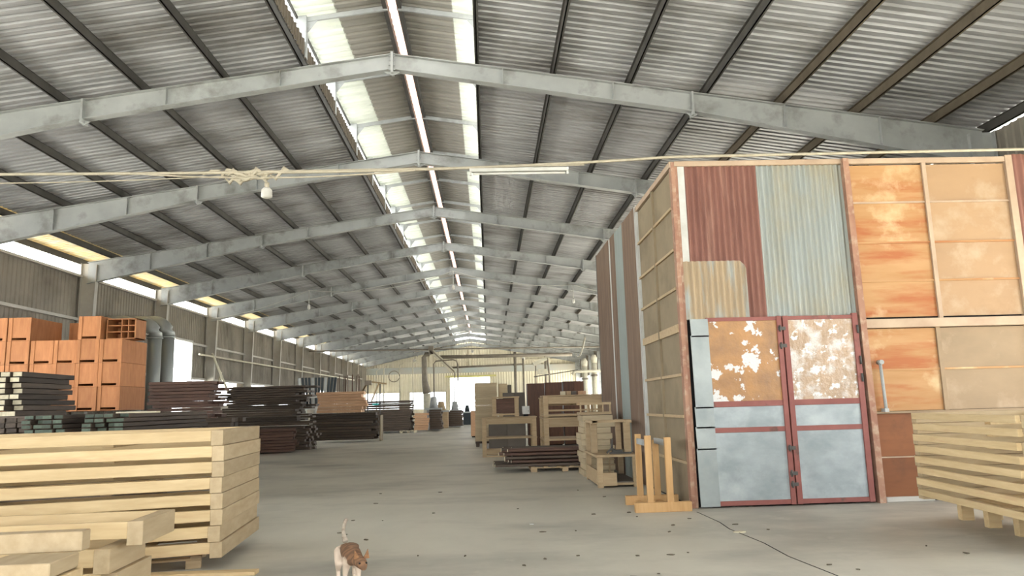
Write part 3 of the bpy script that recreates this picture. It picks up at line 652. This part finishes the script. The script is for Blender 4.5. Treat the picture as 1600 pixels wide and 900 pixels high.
# ------------------------------------------------------------ orange plywood crates
def make_crate():
    t = bpy.data.objects.new('plywood_crate', None); COL.objects.link(t)
    W_, D_, H_ = .53, 1.3, .56
    b = MB()
    b.box(0, .03, 0, D_, 0, H_); b.box(W_-.03, W_, 0, D_, 0, H_); b.box(.03, W_-.03, D_-.03, D_, 0, H_); b.box(.03, W_-.03, .015, D_-.03, .0, .02)
    b.build('body', 'crate', t, bevel=.003)
    f = MB(); f.box(.03, W_-.03, .012, .03, .075, H_); f.box(.03, .085, .012, .03, 0, .075); f.box(W_-.085, W_-.03, .012, .03, 0, .075)
    f.build('front_panel', 'crate', t)
    for x in (.03, W_-.09): B(x, x+.06, .0, .012, .0, H_).build('batten', 'crate', t)
    return t
crate = None
cols = [(-11.99, 4, 'first column, cut by the left edge'), (-11.44, 4, 'second column from the left'), (-10.88, 3, 'third column from the left'), (-10.34, 3, 'fourth column from the left'),
        (-9.80, 4, 'fifth and tallest column'), (-9.26, 3, 'rightmost column')]
for x, n, nm in cols:
    for i in range(n):
        lb = 'orange plywood crate, %s, %s' % (nm, ('bottom row', 'second row', 'third row', 'top row')[i])
        pos = (x+random.uniform(-.003, .003), 18+random.uniform(-.015, .015), 1.63+i*.565)
        if crate is None:
            crate = make_crate(); tag(crate, lb, 'crate', 'orange plywood crates'); crate.location = pos
        else: dup(crate, pos, random.uniform(-.002, .002), lb)
dup(crate, (-10.75, 19.35, 3.33), 0, 'orange plywood crate behind the third column of crates', 'orange plywood crates')
for i in range(3): dup(crate, (-10.75, 19.35, 1.63+i*.565), 0, 'orange plywood crate in the back row behind the third column, %s row' % ('bottom', 'second', 'third')[i], 'orange plywood crates')
q = thing('pigeonhole_box', 'reddish open pigeonhole box on top of the rightmost crate column', 'box', (-9.2, 18.15, 3.33), .0)
b = MB().box(0, .7, .5, .53, 0, .5).box(0, .03, 0, .5, 0, .5).box(.67, .7, 0, .5, 0, .5).box(0, .7, 0, .5, 0, .025).box(0, .7, 0, .5, .475, .5); b.build('box_body', 'crate', q)
for x in (.34, .50): B(x, x+.02, .02, .5, .025, .475).build('divider', 'crate', q)
for z in (.17, .32): B(.03, .67, .02, .5, z, z+.02).build('shelf', 'crate', q)

# ------------------------------------------------------------ silver ducts at the left wall
def arc(c, r, a0, a1, n, ax, ay):
    c = Vector(c); ax = Vector(ax); ay = Vector(ay)
    return [c+ax*r*math.cos(a0+(a1-a0)*i/n)+ay*r*math.sin(a0+(a1-a0)*i/n) for i in range(n+1)]
for y, z1, nm in ((28.1, 4.6, 'left one behind the crates'), (29.6, 4.75, 'middle one'), (30.8, 4.9, 'right one beside the bright opening')):
    q = thing('ventilation_duct', 'silver round duct bending into the left wall, %s' % nm, 'duct', (-13.1, y, 0), 0, 'silver ducts at the left wall')
    MB().tube([(0, 0, 0), (0, 0, z1-.25)], .25, 16).build('pipe', 'silver', q)
    MB().tube(arc((-.6, 0, z1-.25), .6, 0, H90, 6, (1, 0, 0), (0, 0, 1))+[Vector((-1.4, 0, z1+.35))], .27, 16).build('elbow', 'silver', q)
    MB().tube([(0, 0, z1-.3), (0, 0, z1-.24)], .30, 16).build('flange', 'silver', q)

# ------------------------------------------------------------ machinery and pipes deep in the hall
q = thing('panel_rack', 'white steel rack holding upright blue black sheets by the left wall', 'rack', (-9.4, 38, 0))
for x in (0, 1.5):
    for y in (0, .8): B(x, x+.08, y, y+.08, 0, 2.2).build('post', 'white', q)
for z in (1.55, 2.12): B(0, 1.58, 0, .08, z, z+.1).build('rail', 'white', q)
for i in range(12):
    a = -.25+i*.045
    MB().beam((.02+i*.13, .1+.03*i, 1.7), (.02+i*.13+a*.7, .1+.03*i, 3.15), .03, .125, (1, 0, 0)).build('sheet', 'blacksheet' if i % 4 else 'steel', q)
q = thing('brown_rod_bundle', 'brown rods standing upright behind the orange timber', 'rods', (-7.7, 38.5, 0))
for i in range(11):
    MB().tube([(i*.12, 0, 0), (i*.12+random.uniform(-.1, .1), 0, 3.15+random.uniform(-.1, .12))], .022, 6).build('rod', 'darkred', q)
B(-.1, 1.5, -.06, .06, 1.9, 1.98).build('cross_bar', 'purlin', q)
q = thing('gantry_machine', 'thin legged machine with slanting arms behind the orange timber', 'machine', (-7.3, 40, 0))
for a, b in (((0, 0, 1.3), (.9, 0, 2.95)), ((.9, 0, 2.95), (1.9, 0, 2.8)), ((.9, 0, 2.9), (.3, 0, 1.8)), ((1.5, 0, 2.85), (1.1, 0, 1.9))): MB().beam(a, b, .08, .08).build('arm', 'frame', q)
for x in (.9, 1.55): MB().box(x-.03, x+.03, 0, .06, 0, 2.8).build('leg', 'purlin', q)
B(.75, 1.1, -.1, .2, 2.75, 3.0).build('motor', 'pipe', q)
def pipe(name, m, label, pts, r, cat='pipe', group=None):
    return tag(MB().tube(pts, r, 10).build(name, m), label, cat, group)
pipe('overhead_pipe', 'pipe', 'long dark pipe crossing the hall high before the far gable', [(-14.3, 60, 6.2), (10.6, 60, 6.0)], .06)
pipe('overhead_duct', 'pipe', 'thick brown duct crossing high on the right before the far gable', [(-3.9, 60, 5.47), (6.9, 60, 5.45)], .15, 'duct')
pipe('overhead_duct', 'pipe', 'thinner brown duct below the thick one before the gable', [(-2.9, 60.1, 4.62), (2.95, 60.1, 4.75)], .08, 'duct')
q = thing('dust_duct', 'large vertical brown duct flaring to the floor left of the aisle end', 'duct', (-5.0, 60, 0))
MB().tube([(.35, 0, 5.75), (.05, 0, 5.72), (-.1, 0, 5.5), (-.05, 0, 3.6), (.12, 0, 2.6)], [.18, .2, .2, .24, .34], 12).build('pipe', 'pipe', q)
MB().tube([(.12, 0, 2.6), (.12, 0, 0)], .3, 12).build('lower_pipe', 'palepipe', q)
q = thing('conveyor_chute', 'pale slanting chute hanging before the far gable', 'chute', (-4.5, 59.72, 6.0))
MB().beam((0, 0, 0), (1.85, 0, -1.8), .4, .35).build('chute', 'palepipe', q); MB().beam((0, -.2, .05), (1.85, -.2, -1.75), .05, .1).build('rail', 'pipe', q)
MB().box(-.2, .2, -.2, .2, -.3, .35).build('head', 'pipe', q)
pipe('bent_pipe', 'pipe', 'thin grey pipe with rounded bend left of the bright far doorway', [(-4.25, 59.15, 0), (-4.25, 59.15, 4.9), (-4.1, 59.15, 5.1), (-3.6, 59.15, 5.15), (-2.75, 59.15, 5.2), (-2.45, 59.15, 5.1), (-2.35, 59.15, 4.8), (-2.35, 59.15, 3.5)], .06)
pipe('bent_pipe', 'pipe', 'thin pipe ending in an oblique foot before the bright doorway', [(-2.62, 59.2, 4.2), (-2.64, 59.2, 1.9), (-2.25, 59.2, 1.4), (-2.2, 59.2, 0)], .04)
for i, (x, z, r, nm) in enumerate(((2.25, 5.75, .11, 'first and thickest'), (2.9, 5.2, .08, 'second'), (4.7, 5.5, .09, 'third'), (3.9, 4.6, .05, 'thin fourth'))):
    pipe('vertical_pipe', 'pipe', 'upright brown pipe above the dark cabinets, %s from the left' % nm, [(x, 60, 0), (x, 60, z)], r, group='upright pipes above the cabinets')
for i, x in enumerate((-9.2, -8.6, -7.3, -6.2)):
    pipe('vertical_pipe', 'palepipe', 'pale thin upright pipe before the left gable windows, %s from the left' % ORD[i], [(x, 62, 0), (x, 62, 4.6+.2*i), (x+.3, 62, 4.8+.2*i)], .05, group='pale upright pipes before the gable windows')
pipe('hose_loop', 'pipe', 'looped hose hanging before the left gable windows', [tuple(v) for v in arc((-7.75, 61.95, 4.1), .45, 0, 6.0, 16, (1, 0, 0), (0, 0, 1))], .035, 'hose')
q = thing('wall_fan_unit', 'pale slanting blower with dark shaft above the dark cabinets', 'blower', (2.9, 45, 0))
MB().beam((-.1, 0, 3.9), (.7, 0, 4.25), .3, .22).build('head', 'palepipe', q); MB().tube([(.75, 0, 4.25), (.85, 0, 3.2), (.85, 0, 0)], .06, 8).build('shaft', 'pipe', q)
MB().beam((-.1, 0, 3.15), (2.6, 0, 3.5), .06, .06).build('bar', 'purlin', q); B(.15, .7, -.2, .2, 3.3, 3.6).build('motor', 'palepipe', q)
for i, (x, z) in enumerate(((5.6, 4.2), (6.2, 4.4), (6.8, 4.3))):
    q = thing('dust_collector', 'pale upright collector pipe beside the shed end, %s from the left' % ORD[i], 'duct', (x+.3, 45, 0), 0, 'pale collector pipes beyond the shed')
    MB().tube([(0, 0, 0), (0, 0, z-.5)], .17, 12).build('pipe', 'palepipe', q); MB().tube([(0, 0, z-1.3), (0, 0, z-1.2)], .22, 12).build('collar', 'pipe', q)
    MB().tube([(0, 0, z-.5), (0, 0, z-.2), (0, 0, z)], [.17, .2, .1], 12).build('cap', 'palepipe', q)
pipe('overhead_pipe', 'palepipe', 'pale pipe joining the collector pipes beyond the shed', [(5.1, 44.8, 3.25), (5.3, 44.8, 3.4), (7.4, 44.8, 3.4)], .09)
def machine(label, loc, W_, D_, H_, m):
    t = thing('woodworking_machine', label, 'machine', loc)
    B(0, W_, 0, D_, 0, H_*.6).build('base', m, t, bevel=.02); B(-.1, W_+.1, -.05, D_, H_*.6, H_*.66).build('table', 'silver', t)
    MB().tube([(W_*.5, D_/2, H_*.66), (W_*.5, D_/2, H_)], [W_*.33, W_*.2], 12).build('motor', m, t)
machine('grey machine standing behind the distant orange boards', (-4.1, 50, 0), .9, .7, 2.2, 'steel')
machine('small greenish machine at the end of the left stacks', (-3.0, 57, 0), .9, .7, 1.9, 'steel')
machine('dark machine beside the aisle near the bright doorway', (-2.1, 62, 0), .7, .7, 1.6, 'blacksheet')
machine('tan covered machine between the distant stacks', (-3.9, 54, 0), 1.0, .7, 1.9, 'frame')
# dark machine column on wheels left of the reddish cabinet
for i, (x, z) in enumerate(((-6.1, 5.25), (-1.25, 5.9), (3.05, 5.2))):
    z *= 1.03
    q = thing('hanging_lamp', 'small white lamp glowing high before the far gable, %s from the left' % ORD[i], 'lamp', (x, 62.6, z), 0, 'white lamps before the far gable')
    MB().tube([(0, 0, -.12), (0, 0, -.06), (0, 0, .06), (0, 0, .12)], [.06, .13, .13, .05], 12).build('bulb', 'lamp', q)
    MB().tube([(0, 0, .12), (0, 0, zr(x)-z-.35)], .012, 6).build('cord', 'white', q)

# ------------------------------------------------------------ cables and lamps
def sag(a, b, s, n=12):
    a = Vector(a); b = Vector(b); return [a.lerp(b, i/n)-Vector((0, 0, s*4*(i/n)*(1-i/n))) for i in range(n+1)]
q = thing('overhead_cable', 'dusty cobwebbed cable strung across the hall to the shed top', 'cable', (0, 10.5, 4.95))
MB().tube([v-Vector((0, 10.5, 4.95)) for v in sag((-14.3, 10.5, 5.1), (-3.3, 10.5, 4.95), .02)+sag((-3.25, 10.5, 4.95), (2.8, 10.5, 5.09), .05)[1:]+[Vector((10.6, 10.45, 5.13))]], .022, 6).build('main_cable', 'cable', q)
MB().tube([v-Vector((0, 10.5, 4.95)) for v in sag((-5.1, 10.48, 4.96), (-1.0, 10.48, 4.94), .09)], .012, 6).build('slack_wire', 'cable', q)
MB().tube([v-Vector((0, 10.5, 4.95)) for v in sag((-9, 10.52, 4.9), (-3.3, 10.52, 4.93), .06)], .008, 6).build('slack_wire', 'cable', q)
MB().tube([v-Vector((0, 10.5, 4.95)) for v in sag((-5.0, 10.5, 4.97), (1.5, 10.5, 4.99), .01)], .012, 6).build('slack_wire', 'cable', q)
cw = MB(); rd = random.Random(3)
for i in range(30):
    x = -3.4+rd.gauss(0, .3); cw.tube([(x-.12, 0, rd.uniform(-.12, .02)), (x, rd.uniform(-.03, .03), rd.uniform(-.16, .06)), (x+.14, 0, rd.uniform(-.1, .05))], [.004, rd.uniform(.015, .045), .004], 6)
cw.build('cobweb_clump', 'cable', q)
q = thing('hanging_lamp', 'dusty glass lamp hanging from the cobwebbed cable at upper left', 'lamp', (-3.15, 10.5, 4.66))
MB().tube([(0, 0, -.10), (0, 0, -.08), (0, 0, .02), (0, 0, .06)], [.04, .08, .075, .04], 14).build('glass', 'lamp', q)
MB().tube([(0, 0, .06), (0, 0, .13)], .035, 10).build('socket', 'cable', q)
MB().tube([(0, 0, .13), (-.08, 0, .24)], .02, 6).build('cord', 'cable', q)
q = thing('batten_light', 'white fluorescent batten light hung on the cable near the centre', 'light fixture', (-.2, 10.42, 4.90))
MB().beam((0, 0, 0), (1.45, 0, .0), .07, .05).build('housing', 'white', q)
MB().tube([(.05, -.0, -.05), (1.40, -.0, -.05)], .016, 10).build('tube', 'lamp', q)
for x in (.0, 1.42): B(x, x+.03, -.02, .02, -.075, -.02).build('socket', 'white', q)
q = thing('overhead_cable', 'white cable festooned across the roof below the fifth frame', 'cable', (0, 38.4, 7))
pts = []
for a, b, s_ in (((-14.2, 38.4, 6.3), (-9.2, 38.4, 7.68), .2), ((-9.2, 38.4, 7.68), (-1.7, 38.4, 8.55), .45), ((-1.7, 38.4, 8.55), (4.6, 38.4, 7.7), .32), ((4.6, 38.4, 7.7), (10.5, 38.4, 6.9), .3)): pts += sag(a, b, s_, 8)[(1 if pts else 0):]
MB().tube([p-Vector((0, 38.4, 7)) for p in pts], .022, 6).build('main_cable', 'white', q)
for i, (x, z) in enumerate(((-9.2, 7.68), (-1.7, 8.55), (4.6, 7.7))):
    q = thing('hanging_lamp', 'white lamp on a drop cord below the festooned cable, %s' % ('left one', 'one under the ridge', 'right one')[i], 'lamp', (x, 38.4, z-.95), 0, 'lamps on the festooned cable')
    MB().tube([(0, 0, .2), (0, 0, .95)], .022, 6).build('cord', 'white', q)
    MB().tube([(0, 0, -.05), (0, 0, 0), (0, 0, .14), (0, 0, .22)], [.03, .08, .07, .03], 10).build('bulb', 'lamp', q)
pipe('wall_pipe', 'palepipe', 'pale pipe running along the left wall above the stacks', [(-14.0, 36.5, 4.35), (-13.9, 78, 4.5)], .05)
pipe('wall_brace', 'palepipe', 'pale slanting strut leaning on the left wall beside the bright opening', [(-14.0, 38.2, 4.5), (-13.7, 39.8, 2.6)], .06, 'strut')
pipe('wall_brace', 'palepipe', 'second slanting strut crossing the first beside the opening', [(-14.0, 39.6, 3.6), (-13.8, 38.3, 2.5)], .04, 'strut')
pipe('drooping_cable', 'palepipe', 'pale cable drooping from the shed end to the collector pipes', [tuple(v) for v in sag((3.2, 24, 3.6), (5.3, 44, 4.4), .35)], .03, 'cable')

# ------------------------------------------------------------ cat walking towards the camera, tail up
def skin(name, nodes, edges, m, parent=None, sub=2):
    me = bpy.data.meshes.new(name); me.from_pydata([n[:3] for n in nodes], edges, [])
    o = bpy.data.objects.new(name, me); COL.objects.link(o)
    if parent: o.parent = parent
    s = o.modifiers.new('s', 'SKIN'); s.use_smooth_shade = True
    for i, n in enumerate(nodes): me.skin_vertices[0].data[i].radius = (n[3], n[3] if len(n) < 5 else n[4])
    me.skin_vertices[0].data[0].use_root = True
    u = o.modifiers.new('u', 'SUBSURF'); u.levels = sub; u.render_levels = sub
    me.materials.append(MT[m]); return o
cat = thing('cat', 'brown and white cat walking on the floor with raised tail, cut by the bottom edge', 'cat', (-1.27, 6.9, 0), .32); cat.scale = (1.34, 1.2, 1.22)
# local: -y is forward (towards camera); x right
nodes = [(0, .10, .235, .062, .06), (0, 0, .225, .066, .062), (0, -.12, .22, .064, .066), (.0, -.22, .215, .052, .056), (.02, -.29, .20, .036, .038), (.04, -.35, .185, .044, .042), (.045, -.39, .165, .026, .024), (.045, -.415, .152, .014, .012),
         (.045, .11, .185, .040, .05), (.058, .07, .125, .026, .03), (.055, .135, .07, .015), (.055, .12, .02, .014), (.055, .09, .012, .016),
         (-.045, .09, .185, .040, .05), (-.058, .03, .125, .026, .03), (-.055, .085, .07, .015), (-.055, .07, .02, .014), (-.055, .04, .012, .016),
         (.035, -.21, .16, .026, .03), (.04, -.20, .09, .017), (.04, -.23, .02, .013), (.04, -.255, .012, .015),
         (-.035, -.2, .16, .026, .03), (-.04, -.17, .09, .017), (-.04, -.16, .02, .013), (-.04, -.185, .012, .015)]
edges = [(0, 1), (1, 2), (2, 3), (3, 4), (4, 5), (5, 6), (6, 7), (0, 8), (8, 9), (9, 10), (10, 11), (11, 12), (0, 13), (13, 14), (14, 15), (15, 16), (16, 17), (3, 18), (18, 19), (19, 20), (20, 21), (3, 22), (22, 23), (23, 24), (24, 25)]
fm = bpy.data.materials.new('cat coat'); fm.use_nodes = True
N = fm.node_tree.nodes; L = fm.node_tree.links; Bs = N['Principled BSDF']; Bs.inputs['Roughness'].default_value = .9
tc = N.new('ShaderNodeTexCoord'); sp = N.new('ShaderNodeSeparateXYZ'); L.new(tc.outputs['Object'], sp.inputs[0])
nz = N.new('ShaderNodeTexNoise'); nz.inputs['Scale'].default_value = 11; L.new(tc.outputs['Object'], nz.inputs['Vector'])
ma = N.new('ShaderNodeMath'); ma.operation = 'MULTIPLY_ADD'; L.new(nz.outputs['Fac'], ma.inputs[0]); ma.inputs[1].default_value = .12; L.new(sp.outputs['Z'], ma.inputs[2])
mr = N.new('ShaderNodeMapRange'); mr.inputs['From Min'].default_value = .285; mr.inputs['From Max'].default_value = .30; my = N.new('ShaderNodeMath'); my.operation = 'MULTIPLY_ADD'; L.new(sp.outputs['Y'], my.inputs[0]); my.inputs[1].default_value = -.26; L.new(ma.outputs[0], my.inputs[2]); L.new(my.outputs[0], mr.inputs['Value'])
wv = N.new('ShaderNodeTexWave'); wv.bands_direction = 'Y'; wv.inputs['Scale'].default_value = 7; wv.inputs['Distortion'].default_value = 14; L.new(tc.outputs['Object'], wv.inputs['Vector'])
def mixc(f, a, b):
    x = N.new('ShaderNodeMix'); x.data_type = 'RGBA'; L.new(f, x.inputs['Factor'])
    for k, v in (('A', a), ('B', b)):
        i = [q for q in x.inputs if q.name == k and q.type == 'RGBA'][0]
        if isinstance(v, tuple): i.default_value = (*v, 1)
        else: L.new(v, i)
    return [q for q in x.outputs if q.type == 'RGBA'][0]
L.new(mixc(mr.outputs[0], (.50, .40, .31), mixc(wv.outputs['Fac'], (.11, .058, .03), (.19, .098, .048))), Bs.inputs['Base Color'])
MT['coat'] = fm
skin('body', nodes, edges, 'coat', cat)
skin('tail', [(0, .13, .25, .024), (-.008, .15, .285, .017), (-.016, .155, .33, .013), (-.012, .15, .375, .013), (-.002, .145, .41, .014), (.012, .14, .42, .015)], [(0, 1), (1, 2), (2, 3), (3, 4), (4, 5)], 'furtail', cat)
for s in (-1, 1):
    e = MB(); x = .04+s*.028
    e.poly([(x-.02, -.345, .212), (x+.02, -.345, .212), (x+s*.014, -.33, .272)], (0, .01, 0)); e.build('ear', 'fur', cat)
    MB().tube([(.043+s*.02, -.392, .19), (.043+s*.02, -.382, .19)], [.004, .008], 8).build('eye', 'black', cat)

# ------------------------------------------------------------ litter on the floor
def scrap(label, loc, sx, sy, m, rz=0, cat='litter', name='paper_scrap'):
    mb = MB(); rd = random.Random(int(loc[0]*100)+7)
    n = 9; pts = [(sx*math.cos(t)*rd.uniform(.7, 1.1), sy*math.sin(t)*rd.uniform(.7, 1.1), 0) for t in [2*math.pi*k/n for k in range(n)]]
    mb.poly(pts, (0, 0, .012)); tag(mb.build(name, m, None, loc, (0, 0, rz)), label, cat)
scrap('small pale rag on the floor in front of the shed door', (2.83, 8.66, .001), .08, .05, 'lightwood', name='rag')
scrap('white paper lying on the floor far down the aisle', (-3.95, 44.5, .002), .45, .3, 'white')
scrap('tiny white scrap on the floor left of the wooden stand', (.52, 9.7, .001), .03, .02, 'white')
rd = random.Random(9)
for i in range(40):
    x = rd.uniform(-2, 4.5); y = rd.uniform(6.2, 14)
    mb = MB(); s_ = rd.uniform(.012, .04)
    mb.poly([(s_*math.cos(t)*rd.uniform(.5, 1.6), s_*.6*math.sin(t), 0) for t in [k*math.pi/3 for k in range(6)]], (0, 0, .008))
    tag(mb.build('wood_chip', 'leaf', None, (x, y, .001), (0, 0, rd.uniform(0, 3))), 'small dark wood chip scattered on the aisle floor', 'wood chip', 'dark chips on the aisle floor')
# crack across the cement
mb = MB(); pts = [(2.80, 10.3), (2.83, 9.4), (2.79, 8.9), (2.86, 8.0), (2.84, 7.3), (2.92, 6.5), (2.9, 5.5)]
for a, b in zip(pts, pts[1:]): mb.beam((a[0], a[1], .0005), (b[0], b[1], .0005), .012, .003)
struct(mb.build('trim_20', 'black'))
